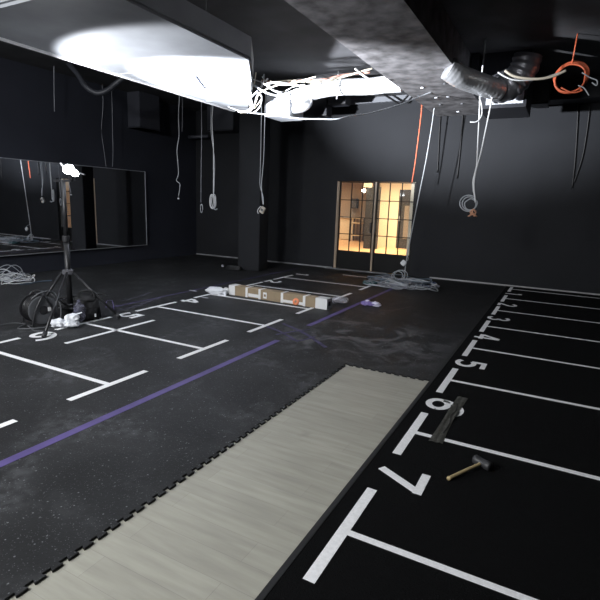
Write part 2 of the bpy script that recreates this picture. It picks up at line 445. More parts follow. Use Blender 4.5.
# turf lanes
NX = -.515
ords = {1: 'far wall end', 2: 'second lane from the far wall', 3: 'third lane from the far wall', 4: 'fourth lane', 5: 'lane beyond the six', 6: 'lane with the grey strip', 7: 'nearest lane'}
for k in range(8):          # T markings; k=0 nearest bar
    yc = 2.0 if k == 0 else 3.27+1.257*(k-1)
    bm = nb()
    if k == 0: strip(bm, -.80, -.742, 1.63, 2.43, .004); strip(bm, -.742, 3.0, 1.99, 2.03, .004)
    else:
        strip(bm, -.80, -.742, yc-.375, yc+.375 if k < 7 else yc+.3, .004)
        strip(bm, -.742, 3.0, yc-.022, yc+.022, .004)
    lo, hi = 8-k, 7-k
    lab = {0: 'white T lane line on black turf nearest the camera, beside the seven', 7: 'white T lane line on black turf beyond the one, closest to the far wall'}.get(k, 'white T lane line on black turf between the %s and the %s' % tuple({7: 'seven', 6: 'six', 5: 'five', 4: 'four', 3: 'three', 2: 'two', 1: 'one'}[v] for v in (lo, hi))if 0 < k < 7 else '')
    if k == 0: lab = 'white T lane line on black turf nearest the camera, beside the seven'
    tag(obj('lane_line', bm, turfline_m), lab, 'floor marking', 'white T lane lines on the turf')
words = {7: 'seven', 6: 'six', 5: 'five', 4: 'four', 3: 'three', 2: 'two', 1: 'one'}
for n in range(7, 0, -1):
    yc = 2.63+1.257*(7-n)
    tag(obj('lane_number', digit(nb(), str(n), -.81, yc, .30, .23, .052, .004), turfline_m), 'white number %s on the black turf' % words[n], 'number', 'white lane numbers on the turf')
# left taped grid
LXc, RXc = -5.22, -3.28
for k in range(7):
    yc = 2.73+1.265*k
    bm = nb()
    if k < 6: strip(bm, LXc-.03, LXc+.03, yc-.40, yc+.42)
    strip(bm, RXc-.03, RXc+.03, yc-.40, yc+.42)
    if k < 6: strip(bm, LXc+.03, RXc-.03, yc-.025, yc+.025)
    else: strip(bm, -4.35, RXc-.03, yc-.025, yc+.025)
    lab = ['white taped H lane marking on rubber, nearest, cut by the left photo edge', 'white taped H lane marking on rubber between the six and the five',
           'white taped H lane marking on rubber between the five and the four', 'white taped H lane marking running past the near side of the white bag',
           'white taped H lane marking mostly behind the long cardboard box', 'white taped H lane marking between the two and the one on rubber', 'white taped H lane marking closest to the glazed doors'][k]
    tag(obj('lane_line', bm, tape_m), lab, 'floor marking', 'white taped lane markings on the rubber floor')
for k, n in enumerate((6, 5, 4, 3, 2, 1)):
    yc = 3.37+1.265*k
    tag(obj('lane_number', digit(nb(), str(n), LXc-.03, yc, .31, .25, .062, 0), tape_m), 'white number %s on the rubber floor%s' % (words[n], {6: ' under the tripod foot', 5: ' right of the tripod', 4: ' near the white bag', 3: ' hidden by the white bag', 2: ' just behind the cardboard box', 1: ' farthest behind the cardboard box'}[n]), 'number', 'white lane numbers on the rubber floor')
bm = nb(); strip(bm, -4.665, -4.61, 3.3, 4.62)
tag(obj('tape_line', bm, tape_m), 'single white tape line crossing the lane beside the number five', 'floor marking')
bm = nb(); strip(bm, RXc-.03, RXc+.03, YF+.3, 1.9)
tag(obj('tape_line', bm, tape_m), 'short white tape line at the left photo edge', 'floor marking')
# purple tape
bm = nb(); strip(bm, -2.825, -2.755, -1.5, 4.75)
tag(obj('tape_line', bm, purple_m), 'long near purple tape line across the rubber floor', 'floor marking', 'purple tape lines')
bm = nb(); strip(bm, -2.845, -2.775, 5.58, 9.5)
tag(obj('tape_line', bm, purple_m), 'far purple tape line running toward the cable pile', 'floor marking', 'purple tape lines')
bm = nb(); strip(bm, -5.71, -5.665, 4.75, 10.6)
tag(obj('tape_line', bm, purple_d), 'thin faded purple line behind the white bag', 'floor marking', 'purple tape lines')
# peeled, scattered tape residue in the gap of the purple line
def ribbon(bm, pts, w, z=.0006):
    P = smoothpts([Vector((p[0], p[1], p[2] if len(p) > 2 else z)) for p in pts], 5)
    prev = None
    for i, p in enumerate(P):
        t = (P[min(i+1, len(P)-1)]-P[max(i-1, 0)]).normalized(); n = Vector((-t.y, t.x, 0)).normalized()*w/2
        cur = [bm.verts.new(p-n), bm.verts.new(p+n), bm.verts.new(p+n+Vector((0, 0, .001))), bm.verts.new(p-n+Vector((0, 0, .001)))]
        if prev:
            for j in range(4): bm.faces.new((prev[j], prev[(j+1) % 4], cur[(j+1) % 4], cur[j]))
        else: bm.faces.new(cur)
        prev = cur
    bm.faces.new(list(reversed(prev))); bmesh.ops.recalc_face_normals(bm, faces=bm.faces[:]); return bm
res = [((264, 325), (280, 331), (298, 341), .04, 'left'), ((283, 323), (305, 333), (326, 347), .05, 'right'), ((276, 334), (293, 331), (310, 329), .03, 'cross'), ((286, 338), (300, 340), (315, 336), .03, 'lower')]
for (a, b_, c, w_, nm) in res:
    bm = ribbon(nb(), [G(*a), G(*b_), G(*c)], w_)
    tag(obj('tape_residue', bm, purple_d), {'left': 'dark purple tape mark slanting at the left of the purple line gap', 'right': 'longest dark purple tape mark slanting across the purple line gap', 'cross': 'short purple smear crossing the slanting marks in the purple line gap', 'lower': 'faint purple smear just below the crossing one in the gap'}[nm], 'tape mark', 'purple marks in the gap of the line')
# lilac streaks and curled film near the tripod
q = G(112, 306)
tag(obj('curled_tape', ribbon(nb(), [G(106, 307), (G(107, 303).x, G(107, 303).y, .04), (q.x, q.y, .09), (G(113, 305).x, G(113, 305).y, .04), G(114, 309)], .008), purple_f), 'thin curled strip of lilac tape standing right of the black tool bag', 'tape')
for a, b_, w_, lab in (((118, 310), (160, 297), .10, 'lilac chalk smear between the tripod and the number five'), ((122, 300), (150, 292), .06, 'second fainter lilac smear beyond the number five')):
    tag(obj('chalk_smear', ribbon(nb(), [G(*a), G((a[0]+b_[0])/2, (a[1]+b_[1])/2+1), G(*b_)], w_, .0003), mat('lilac_smear', (.025, .023, .036), .9, noise=(.5, 12))), lab, 'floor mark')

# ------------------------------------------------------------------ tripod work light
TC = Vector((-5.66, 4.13, 0))
tp = thing('work_light_stand', 'black tripod work light with bright white lamp in front of the mirror', 'work light', TC)
hubz = .60
tube_ = tube
pb = nb(); tube(pb, [(0, 0, .12), (0, 0, 1.05)], .036, 12); obj('lower_pole', pb, blkm, tp, True)
pb = nb(); tube(pb, [(0, 0, 1.0), (.01, 0, 1.78)], .027, 12); obj('upper_pole', pb, blkm, tp, True)
pb = nb(); lathe(pb, [(.045, 1.0), (.05, 1.01), (.05, 1.07), (.045, 1.08)], 16); obj('collar', pb, blk, tp)
pb = nb(); lathe(pb, [(.05, hubz-.03), (.075, hubz-.02), (.075, hubz+.03), (.05, hubz+.04)], 16); obj('leg_hub', pb, mat('hub_grey', (.09, .09, .10), .4), tp)
pb = nb(); lathe(pb, [(.04, .12), (.055, .13), (.055, .17), (.04, .18)], 16); obj('brace_hub', pb, blk, tp)
feet = [G(44, 338), G(120, 319), G(33, 317)]
for i, f_ in enumerate(feet):
    v = f_-TC; d = v.normalized(); top = Vector((d.x*.07, d.y*.07, hubz)); ft = Vector((v.x, v.y, .02))
    lb = nb(); tube(lb, [top, ft+(ft-top).normalized()*-.04], .017, 8)
    lg = obj('leg', lb, blkm, tp, True)
    rb = nb(); tube(rb, [ft+(top-ft).normalized()*.07, ft], .026, 10); obj('rubber_foot', rb, blk, lg, True)
    bb = nb(); mid = top.lerp(ft, .45); tube(bb, [(d.x*.05, d.y*.05, .15), mid], .008, 6); obj('brace', bb, blkm, tp, True)
# lamp head
hz = 1.90
yb = nb(); box(yb, -.17, .17, -.015, .015, 1.76, 1.79); 
obj('cross_bar', yb, blkm, tp)
LD = Vector((.55, .35, .75)).normalized()      # lamp faces up into the room
hd = bpy.data.objects.new('lamp_head', None)
def oriented(loc, z):
    z = z.normalized(); x = Vector((0, 0, 1)).cross(z).normalized(); y = z.cross(x)
    M_ = Matrix.Identity(4)
    for i in range(3): M_[i][0] = x[i]; M_[i][1] = y[i]; M_[i][2] = z[i]; M_[i][3] = loc[i]
    return M_
lamp_dir = Vector((.70, -.30, .62))
for i, (lx, dz_, dr, sz) in enumerate(((.13, 0.015, (.62, -.62, .42), (.074, .074)), (.235, -.03, (.75, -.35, .45), (.055, .055)))):
    M_ = oriented(Vector((lx, .0, hz+dz_)), Vector(dr))
    hb = nb(); lathe(hb, [(sz[0]*.8, -.05), (sz[0], -.03), (sz[0], 0)], 28)
    for f in range(5): box(hb, -sz[0]*.6+f*sz[0]*.3-.004, -sz[0]*.6+f*sz[0]*.3+.004, -sz[1]*.55, sz[1]*.55, -.08, -.049)
    bmesh.ops.transform(hb, matrix=M_, verts=hb.verts); ho = obj('lamp_head', hb, blkm, tp)
    eb = nb(); lathe(eb, [(sz[0]-.008, .0005), (sz[0]-.008, .005), (sz[0]-.02, .012)], 28); bmesh.ops.transform(eb, matrix=M_, verts=eb.verts)
    obj('led_panel', eb, led_m, ho)
    kb = nb(); tube(kb, [Vector((lx, 0, 1.78)), M_ @ Vector((0, -sz[1], -.03))], .012, 6); obj('yoke', kb, blkm, ho)
hb = nb(); tube(hb, [(-.02, 0, 1.99), (.06, 0, 1.92)], .012, 6); obj('lamp_handle', hb, mat('handle_white', (.6, .6, .62), .5), tp)
hb = nb(); tube(hb, [(.3, 0, 1.88), (.42, 0, 1.85)], .009, 6); obj('lock_knob', hb, dkgrey, tp)

# cable reel
rc = G(38, 322.5); 
reel = thing('cable_reel', 'black cable reel with coiled cable beside the tripod foot', 'cable reel', (rc.x+.03, rc.y, 0), math.radians(82))
MR = Matrix.Translation((0, 0, .19)) @ Matrix.Rotation(PI/2, 4, 'X')
def disc(z0): 
    b = nb(); lathe(b, [(.03, z0), (.165, z0), (.178, z0+.004), (.178, z0+.016), (.165, z0+.02), (.03, z0+.02)], 36, MR); return b
obj('front_flange', disc(.105), dkgrey, reel); obj('rear_flange', disc(-.125), blk, reel)
b = nb(); lathe(b, [(.055, .12), (.055, .135), (.03, .14)], 20, MR); obj('hub_cap', b, blk, reel)
b = nb()
for i in range(11):
    z = -.095+i*.0185
    tube(b, ring_pts((0, -z, .19), .145+.006*(i % 2), (1, 0, 0), (0, 0, 1), 16, 15/16), .0095, 6, 2, closed=True)
obj('wound_cable', b, cab_k, reel, True)
b = nb()
tube(b, [(-.14, -.13, .01), (-.10, -.14, .20), (0, -.14, .385), (.06, 0, .405), (0, .14, .385), (-.10, .14, .20), (-.14, .13, .01)], .011, 8)
tube(b, [(.14, -.13, .01), (.10, -.14, .20), (0, -.14, .385)], .011, 8); tube(b, [(.14, .13, .01), (.10, .14, .20), (0, .14, .385)], .011, 8)
tube(b, [(-.14, -.13, .012), (-.14, .13, .012)], .011, 8); tube(b, [(.14, -.13, .012), (.14, .13, .012)], .011, 8)
obj('stand_frame', b, blkm, reel, True)
b = nb(); box(b, .05, .09, -.145, -.128, .17, .22, .003); obj('crank_knob', b, wtape_m, reel)
b = nb(); tube(b, [(-.1, -.05, .33), (-.03, -.1, .40), (.08, -.12, .42), (.18, -.1, .36), (.2, -.16, .2), (.15, -.2, .02), (.0, -.28, .011), (-.2, -.22, .011), (-.3, -.1, .011), (-.15, .0, .02)], .009, 6)
obj('loose_cable', b, dkgrey, reel, True)
# cable along the floor from the left edge to the reel
def floor_cable(name, label, px, r, m_, cat='cable', group=None, parts=()):
    o = obj(name, tube(nb(), [G(x, y, r) + Vector((0, 0, (zz[0] if zz else 0))) for (x, y, *zz) in px], r, 6), m_, None, True)
    return tag(o, label, cat, group)
floor_cable('power_cable', 'thin dark cable lying from the left photo edge to the cable reel', [(-30, 330), (0, 324.5), (14, 322.5), (26, 324), (34, 330), (46, 331)], .006, dkgrey)

# white rags by the reel
q = G(62, 326.5)
wb = thing('plastic_bag', 'crumpled white plastic bag between the reel and the black tool bag', 'bag', (q.x, q.y, 0), math.radians(25))
b = nb(); blob(b, (-.03, 0, .05), (.12, .08, .055), 1, .35, 4, 2.0, .003); blob(b, (.10, .02, .045), (.11, .08, .05), 5, .3, 4, 2.0, .003)
obj('bag_body', b, wbag_m, wb, True)
b = nb(); blob(b, (.12, .03, .115), (.09, .07, .055), 2, .2, 4, 2.0); obj('bag_top', b, wbag_m, wb, True)
b = nb(); tube(b, [(.15, .03, .155), (.21, .03, .175), (.25, .02, .19)], .008, 6); obj('bag_tie', b, wbag_m, wb, True)
# clear wrap
q = G(80, 322.5)
cw = thing('clear_wrap', 'clear plastic wrap upright between white bag and black tool bag', 'plastic wrap', (q.x, q.y, 0))
b = nb(); blob(b, (0, 0, .14), (.075, .07, .13), 8, .3, 3, 2.4, .004); obj('wrap', b, mat('violet_clear_wrap', (.13, .13, .18), .25, alpha=.55, bump=.8, bscale=20), cw, True)
b = nb(); lathe(b, [(.018, .25), (.022, .26), (.022, .30), (.018, .305)], 14); obj('wrap_neck', b, MATS['violet_clear_wrap'], cw)
# black tool bag
q = G(88, 320.5)
tb = thing('tool_bag', 'black nylon tool bag with side pocket behind the tripod', 'bag', (q.x, q.y, 0), math.radians(55))
b = nb(); box(b, -.17, .17, 0, .34, .003, .27, .03)
for v in b.verts:
    if v.co.z > .15: v.co.x *= .85; v.co.y = .17+(v.co.y-.17)*.85
obj('bag_body', b, bag_black, tb, True)
b = nb(); box(b, -.12, .12, -.04, .0, .03, .17, .015); obj('side_pocket', b, bag_black, tb, True)
b = nb(); blob(b, (0, .17, .27), (.15, .15, .045), 3, .3, 3); obj('bag_flap', b, bag_black, tb, True)
b = nb(); tube(b, [(-.1, .08, .28), (-.07, .1, .37), (.07, .1, .37), (.1, .08, .28)], .012, 6); obj('carry_handle', b, bag_black, tb, True)
b = nb(); box(b, .08, .10, -.046, -.04, .06, .10); obj('buckle', b, wtape_m, tb)
# low black case behind
q = G(66, 318)
ca = thing('equipment_case', 'low black equipment case behind the white plastic bag', 'case', (q.x-.10, q.y+.12, 0), math.radians(28))
obj('case_body', box(nb(), -.28, .28, -.02, .2, .003, .16, .012), blk, ca)
obj('case_lid', box(nb(), -.285, .285, -.025, .205, .163, .215, .012), blk, ca)
obj('lid_seam', box(nb(), -.282, .282, -.022, .202, .158, .163), dkgrey, ca)
b = nb(); tube(b, [(-.1, -.03, .12), (-.09, -.07, .12), (.09, -.07, .12), (.1, -.03, .12)], .009, 6); obj('case_handle', b, dkgrey, ca, True)
b = nb(); tube(b, [(-.2, .08, .225), (-.05, .05, .26), (.12, .1, .25), (.32, .1, .30), (.44, .12, .28)], .013, 6); 
tag(obj('carry_strap', b, bag_black, None, True, ), 'black strap draped across the low case toward the tool bag', 'strap')
o = bpy.data.objects['carry_strap']; o.location = (q.x-.02, q.y+.12, 0); o.rotation_euler = (0, 0, math.radians(28))

# ------------------------------------------------------------------ long cardboard box
A_ = G(229, 294); B_ = G(326.5, 309.5)
v = B_-A_; ln = v.length; ang = math.atan2(v.y, v.x)
bx = thing('cardboard_box', 'long narrow cardboard box with white tape bands lying on the rubber floor', 'box', (A_.x, A_.y, 0), ang)
HB, DB = .165, .17
obj('carton', box(nb(), .0, ln, 0, DB, .002, HB, .004), card_m, bx)
def band(x0, x1, m_, name, e=.0025, y0=None):
    b = nb(); box(b, x0, x1, -e, DB+e, .002, HB+e); return obj(name, b, m_, bx)
band(-.004, .13, wtape_m, 'end_wrap'); band(ln-.20, ln+.004, wtape_m, 'end_wrap')
for x in (.36, .63, 1.08, 1.50):
    if x < ln-.3: band(x*ln/1.93, x*ln/1.93+.045, wtape_m, 'tape_band')
b = nb(); box(b, .42*ln/1.93, .64*ln/1.93, -.004, .0, .02, .075); obj('packing_label', b, wtape_m, bx)
b = nb(); box(b, .73*ln/1.93, .80*ln/1.93, -.004, .0, .03, .13); obj('packing_label', b, wtape_m, bx)
b = nb(); box(b, .745*ln/1.93, .785*ln/1.93, -.0055, -.004, .06, .10); obj('label_mark', b, card_m, bx)
b = nb(); box(b, 1.12*ln/1.93, 1.50*ln/1.93, -.004, .0, .015, .06); obj('packing_label', b, wtape_m, bx)
b = nb(); box(b, ln+.004, ln+.006, .05, .12, .05, .12); obj('end_label', b, greydoor_m, bx)
q = G(296.5, 304.5)
ot = thing('tape_roll', 'orange tape roll leaning on the front of the long cardboard box', 'tape roll', (q.x, q.y-.01, 0), ang)
M_ = Matrix.Translation((0, 0, .055)) @ Matrix.Rotation(math.radians(72), 4, 'X')
b = nb(); lathe(b, [(.054, -.025), (.057, -.02), (.057, .02), (.054, .025)], 24, M_); obj('roll', b, orange_m, ot, True)
b = nb(); lathe(b, [(.02, .0252), (.02, .027)], 18, M_); obj('roll_core', b, card_m, ot)
q = G(284, 300.5)
pw = tag(obj('plastic_film', blob(nb(), (q.x, q.y-.05, .03), (.16, .04, .03), 12, .4, 3, 2, .002), clear_m, None, True), 'crumpled clear film on the floor along the middle of the cardboard box', 'plastic film')
q = G(334, 303)
pw = tag(obj('plastic_film', blob(nb(), (q.x+.05, q.y+.1, .05), (.16, .12, .055), 14, .4, 3, 2, .002), clear_m, None, True), 'grey clear plastic bunched at the right end of the cardboard box', 'plastic film')
# white sack left of the box
q = G(214, 294)
sk = thing('plastic_bag', 'long flat white plastic bag left of the cardboard box', 'bag', (q.x, q.y+.06, 0), math.radians(4))
b = nb(); blob(b, (0, 0, .06), (.21, .10, .065), 21, .22, 4, 2.2, .003); obj('bag_body', b, wbag_m, sk, True)
b = nb(); tube(b, [(.16, -.03, .05), (.23, -.06, .01), (.12, -.12, .01)], .016, 6); obj('bag_tie', b, wbag_m, sk, True)
q = G(223, 293.5)
rl = thing('tape_roll', 'small white and blue tape roll between the white bag and the cardboard box', 'tape roll', (q.x+.05, q.y+.02, 0), math.radians(20))
M_ = Matrix.Translation((0, 0, .06)) @ Matrix.Rotation(math.radians(90), 4, 'X')
b = nb(); lathe(b, [(.055, -.02), (.06, -.017), (.06, .027), (.055, .03)], 22, M_); obj('roll', b, wtape_m, rl, True)
b = nb(); lathe(b, [(.025, .031), (.025, .033)], 16, M_); obj('roll_core', b, greydoor_m, rl)
b = nb(); box(b, .02, .12, .03, .12, .003, .10, .02); obj('blue_dispenser', b, blue_m, rl, True)
for (x, y), lb in (((193, 290.5), 'small pale scrap on the floor left of the flat white bag'), ((205, 297.5), 'tiny pale scrap in front of the flat white bag')):
    q = G(x, y); tag(obj('paper_scrap', blob(nb(), (q.x, q.y, .006), (.09, .03, .006), x, .4, 2, 2, .002), mat('grey_scrap', (.3, .3, .33), .7), None, True), lb, 'scrap')
# crumpled lilac film
q = G(371, 305.5)
lf = thing('crumpled_tape', 'crumpled ball of lilac and white tape on the floor before the cable pile', 'tape', (q.x, q.y, 0))
b = nb(); blob(b, (-.06, 0, .035), (.10, .07, .035), 31, .5, 4, 2.5, .003); obj('lilac_film', b, purple_f, lf, True)
b = nb(); blob(b, (.07, .03, .03), (.08, .06, .04), 33, .5, 4, 2.5, .003); blob(b, (-.08, .04, .05), (.05, .04, .03), 34, .5, 3); obj('white_film', b, mat('pale_lilac', (.62, .6, .75), .5), lf, True)
# dark offcut strip lying right of it
q = G(378, 311); q2 = G(412, 306)
tag(obj('dark_strip', ribbon(nb(), [q, G(395, 309.5), q2], .05), duct_black), 'thin black offcut strip lying right of the crumpled lilac tape', 'offcut')

# ------------------------------------------------------------------ grey cable pile
pile = thing('cable_pile', 'tangled pile of grey cables on the floor right of the glazed doors', 'cable pile', G(398, 285))
pc = pile.location
random.seed(11)
spec = [((384, 286), .50, .26), ((392, 284), .55, .33), ((404, 286), .48, .36), ((416, 288), .50, .26), ((400, 283), .85, .42), ((410, 287), .68, .36), ((390, 287), .66, .26)]
for i, ((x, y), ra, rb_) in enumerate(spec):
    c = G(x, y); b = nb(); pts = []
    turns = 3
    a0 = random.random()*6; rot = -.22+random.uniform(-.25, .25)
    for k in range(turns*10):
        a = a0+2*PI*k/10; s = 1+random.uniform(-.2, .2)
        ex = math.cos(a)*ra*s*.8; ey = math.sin(a)*rb_*s
        pts.append((c.x-pc.x+ex*math.cos(rot)-ey*math.sin(rot), c.y-pc.y+ex*math.sin(rot)+ey*math.cos(rot), .012+random.random()*(.05+.02*i)))
    tube(b, pts, .0085, 6, 5)
    obj('cable_coil', b, [cab_g, cab_d, cab_g, cab_d, mat('bluegrey_cable', (.13, .17, .21), .5), cab_g, cab_d][i], pile, True)
# raised loop in the middle
c = G(400, 280); b = nb()
for s in range(3):
    tube(b, [p-pc for p in ring_pts((c.x+.03*s, c.y-.25+.05*s, .125), .12+.01*s, (1, .1, 0), (0, .35, .9), 10, 1.0, .06)], .008, 6, 4)
obj('upright_loop', b, cab_g, pile, True)
c = G(370, 284); b = nb(); 
tube(b, [(c.x-pc.x+math.cos(a)*.14, c.y-pc.y+math.sin(a)*.16, .02+.02*(k % 3)) for k, a in enumerate([i*.63 for i in range(28)])], .012, 6, 4)
obj('cable_coil', b, mat('teal_cable', (.04, .10, .11), .5), pile, True)
c = G(429, 286); b = nb()
tube(b, [(c.x-pc.x+math.cos(a)*.12, c.y-pc.y+math.sin(a)*.3, .02+.02*(k % 3)) for k, a in enumerate([i*.63 for i in range(28)])], .011, 6, 4)
obj('cable_coil', b, mat('navy_cable', (.03, .05, .12), .5), pile, True)

# white cable pile at the left wall
pl = G(8, 282)
wp = thing('cable_pile', 'tangle of white cables on the floor below the mirror at the left photo edge', 'cable pile', pl)
random.seed(5)
for i in range(6):
    b = nb(); c = Vector(((-.35+.12*i), random.uniform(-.1, .1), 0)); pts = []
    for k in range(18):
        a = k*.7+i; pts.append((c.x+math.cos(a)*(.22+random.uniform(-.06, .06)), c.y+math.sin(a)*.28, .012+random.random()*.16))
    tube(b, pts, .008, 6, 4); obj('cable_coil', b, [cab_w, cab_g, cab_w, cab_d, cab_g, cab_w][i], wp, True)
for (pa) in ([(-10, 275), (0, 267), (9, 264.5), (18, 270), (26, 279), (32, 283)], [(0, 275), (12, 265), (20, 267), (24, 274), (30, 284)]):
    b = nb(); n_ = len(pa); tube(b, [L(x, y, pl.x-.02*j)-pl for j, (x, y) in enumerate(pa)], .007, 6, 5); obj('arched_cable', b, cab_g, wp, True)
b = nb(); tube(b, [G(20, 284, .01)-pl, G(30, 283, .01)-pl, G(40, 281, .01)-pl, G(52, 280, .01)-pl], .012, 6); obj('blue_cable', b, mat('bluegrey_cable2', (.07, .10, .14), .5), wp, True)

# ------------------------------------------------------------------ things on the turf
zt_ = .0065
bm = nb()
cl = [G(463, 397, zt_), G(454.5, 409, zt_), G(447.5, 420.5, zt_), G(441.5, 431, zt_), G(435.5, 442, zt_)]
wds = [.088, .080, .072, .080, .098]
P = cl; prev = None
ss = thing('seam_strip', 'worn grey metal strip lying over the number six on the turf', 'strip', (cl[2].x, cl[2].y, 0))
rows = []
for i in range(17):
    t = i/16*4; k = min(int(t), 3); f_ = t-k
    p = cl[k].lerp(cl[k+1], f_); w = wds[k]*(1-f_)+wds[k+1]*f_
    d = (cl[min(k+1, 4)]-cl[k]).normalized(); n = Vector((-d.y, d.x, 0))
    rows.append([bm.verts.new(p-cl[2].xyz*Vector((1, 1, 0)).x*0 - Vector((cl[2].x, cl[2].y, 0)) + n*w*(j/4-.5)*1.0 + Vector((0, 0, (.004 if j in (1, 3) else .0)+random.uniform(0, .003)+(.012 if i in (5, 6, 7) and j == 4 else 0)))) for j in range(5)])
for a, c in zip(rows, rows[1:]):
    for j in range(4): bm.faces.new((a[j], a[j+1], c[j+1], c[j]))
ex = bmesh.ops.solidify(bm, geom=bm.faces[:], thickness=.002)
obj('strip', bm, plate_m, ss)
# torn crease
b = nb(); o0 = Vector((cl[2].x, cl[2].y, 0))
tube(b, [G(457, 403, .012)-o0, G(456, 410, .014)-o0, G(451, 415, .013)-o0, G(450, 422, .012)-o0, G(443, 433, .012)-o0], .004, 5)
obj('torn_crease', b, mat('crease_dark', (.03, .03, .028), .8), ss)

# mallet: head lying on its side, handle toward the left
hp0 = G(475, 459, .03); hp1 = G(490, 467, .03)
hc = (hp0+hp1)/2; hax = (hp1-hp0); hax.z = 0; hl = hax.length; hax.normalize()
ml = thing('rubber_mallet', 'black rubber mallet with wooden handle lying on the turf', 'mallet', (hc.x, hc.y, 0))
M_ = oriented(Vector((0, 0, .034)), hax)
b = nb(); lathe(b, [(.024, -hl/2-.005), (.029, -hl/2), (.029, -hl/2+.03), (.0265, -.02), (.0265, .02), (.029, hl/2-.03), (.029, hl/2), (.024, hl/2+.005)], 28, M_)
obj('mallet_head', b, rubber_m, ml, True)
he = G(448, 479, .012)-Vector((hc.x, hc.y, 0))
he.z = .017
b = nb(); tube(b, [Vector((0, 0, .034)), Vector((he.x*.5, he.y*.5, .027)), he], .0105, 10, 6, rf=lambda t: .9+.25*t)
obj('handle', b, wood_m, ml, True)

# ------------------------------------------------------------------ ceiling clutter
# white panel raft (big duct) at upper left
zr = 3.3
pp = [G(60, 58, zr), G(125, 76, zr), G(240, 111.5, zr), G(249, 109, zr), G(255, 90, zr), G(262, 60, zr)]
e0 = pp[0]; 
x_l, y_far = -5.80, pp[2].y
raft = thing('ceiling_duct', 'wide white sheet metal duct hanging at the upper left', 'duct', (-5.8, 8.2, zr))
def rl_(pts): return [(p[0]+5.8, p[1]-8.2) for p in pts]
outline = [(-5.82, 3.0), (-5.82, 7.95), (-5.76, 8.15), (-5.52, 8.1), (-4.55, 6.75), (-4.1, 6.1), (-3.6, 5.3), (-3.6, 3.0)]
b = prism(nb(), rl_(outline), 0, .26)
bmesh.ops.bevel(b, geom=[e for e in b.edges if abs(e.verts[0].co.z-e.verts[1].co.z) < 1e-4 and e.verts[0].co.z < .01], offset=.03, segments=2, affect='EDGES')
obj('duct_body', b, mat('galvanised_sheet', (.27, .28, .30), .55, noise=(.18, 1.6)), raft)
b = nb(); box(b, -.03, .03, -5.2, -.2, -.02, .02); obj('edge_flange', b, mat('flange_white', (.9, .9, .92), .4), raft)
# raised seams and an opening with a vent
vq = [G(160, 79, zr-.01), G(196, 76, zr-.01), G(205, 88, zr-.01), G(178, 89, zr-.01)]
b = prism(nb(), rl_([(p.x, p.y) for p in vq]), -.012, -.001)
vo = obj('vent_opening', b, mat('vent_grey', (.03, .035, .06), .5, noise=(.5, 8)), raft)
b = nb()
for i in range(6):
    t = (i+.5)/6; a = vq[0].lerp(vq[3], t); c = vq[1].lerp(vq[2], t); o5 = Vector((5.8, -8.2, -zr))
    tube(b, [a+o5+Vector((0, 0, -.012)), c+o5+Vector((0, 0, -.012))], .012, 5)
obj('vent_slat', b, mat('slat_white', (.09, .10, .14), .5), vo)
for yy in (-1.1, -2.0, -3.0): obj('seam', box(nb(), .06, 1.6 if yy < -1.5 else .9, yy-.012, yy+.012, -.006, .0), white_m, raft)
for (x, y) in ((.1, -.4), (.1, -3), (1.6, -3)): obj('hanger_rod', tube(nb(), [(x, y, .26), (x, y, ZC-zr-.001)], .012, 6), blkm, raft)
# curled sheet tip at its far end
tip = [B(236, 111, 7.9), B(240, 114, 7.8), B(246, 113.5, 7.7), B(252, 110.5, 7.7)]

def cable(name, label, pts, r, m_, cat='cable', group=None, n=6, k=6):
    return tag(obj(name, tube(nb(), pts, r, n, k), m_, None, True), label, cat, group)

# white duct box and flexible ducts
Yq = 8.6
a = B(266, 95, Yq); c = B(289, 115, Yq)
db = thing('duct_box', 'bright white square duct box hanging near the pillar top', 'duct', ((a.x+c.x)/2, Yq, c.z))
w = (c.x-a.x)/2; hgt = a.z-c.z
obj('box_body', box(nb(), -w, w, 0, .6, 0, hgt, .012), white_m, db)
obj('box_flange', box(nb(), -w-.015, w+.015, -.012, .0, 0, .02), white_m, db)
for x in (-w*.7, w*.7): obj('hanger_rod', tube(nb(), [(x, .3, hgt), (x, .3, ZC-c.z-.001)], .008, 6), blkm, db)
def corr(m=1.0, n=40, amp=.05): return lambda t: m*(1+amp*math.sin(t*n*2*PI))
def flex(bm, P, r, ribs, amp=.05, n=20, k=24): 
    tube(bm, P, r, n, k, rf=lambda t: 1+amp*math.sin(t*ribs*2*PI)); return bm
fd = thing('flexible_duct', 'thick white flexible foil duct running right from the white duct box', 'duct', B(283, 104, Yq))
fl = fd.location.copy()
P = [B(283, 102, 8.75), B(294, 98.5, 8.8), B(310, 92.5, 8.9), B(328, 88, 9.0), B(346, 86.5, 9.05), B(368, 86, 9.05), B(386, 84, 9.05), B(402, 83, 9.05)]
obj('duct_hose', flex(nb(), [p-fl for p in P], .15, 46, .012), foil_w, fd, True)
b = nb(); 
for x, y, Y_ in ((341, 88, 9.0),):
    p = B(x, y, Y_)-fl; q2 = B(341, 84, 9.0)-fl
    tube(b, [Vector((p.x, p.y-.17, p.z-.22)), Vector((p.x, p.y-.165, ZC-fl.z-.002))], .014, 6)
obj('hanger_strap', b, mat('strap_grey', (.5, .5, .53), .5), fd)
b = nb()
el = thing('duct_elbow', 'short silver duct elbow under the white flexible duct', 'duct', B(300, 108, 8.8))
e_ = el.location.copy()
obj('elbow', tube(nb(), [p-e_ for p in (B(289, 108.5, 8.8), B(296, 108.5, 8.75), B(303, 107, 8.75), B(308, 103, 8.8), B(308, 99, 8.95))], .085, 18, 8), foil_m, el, True)
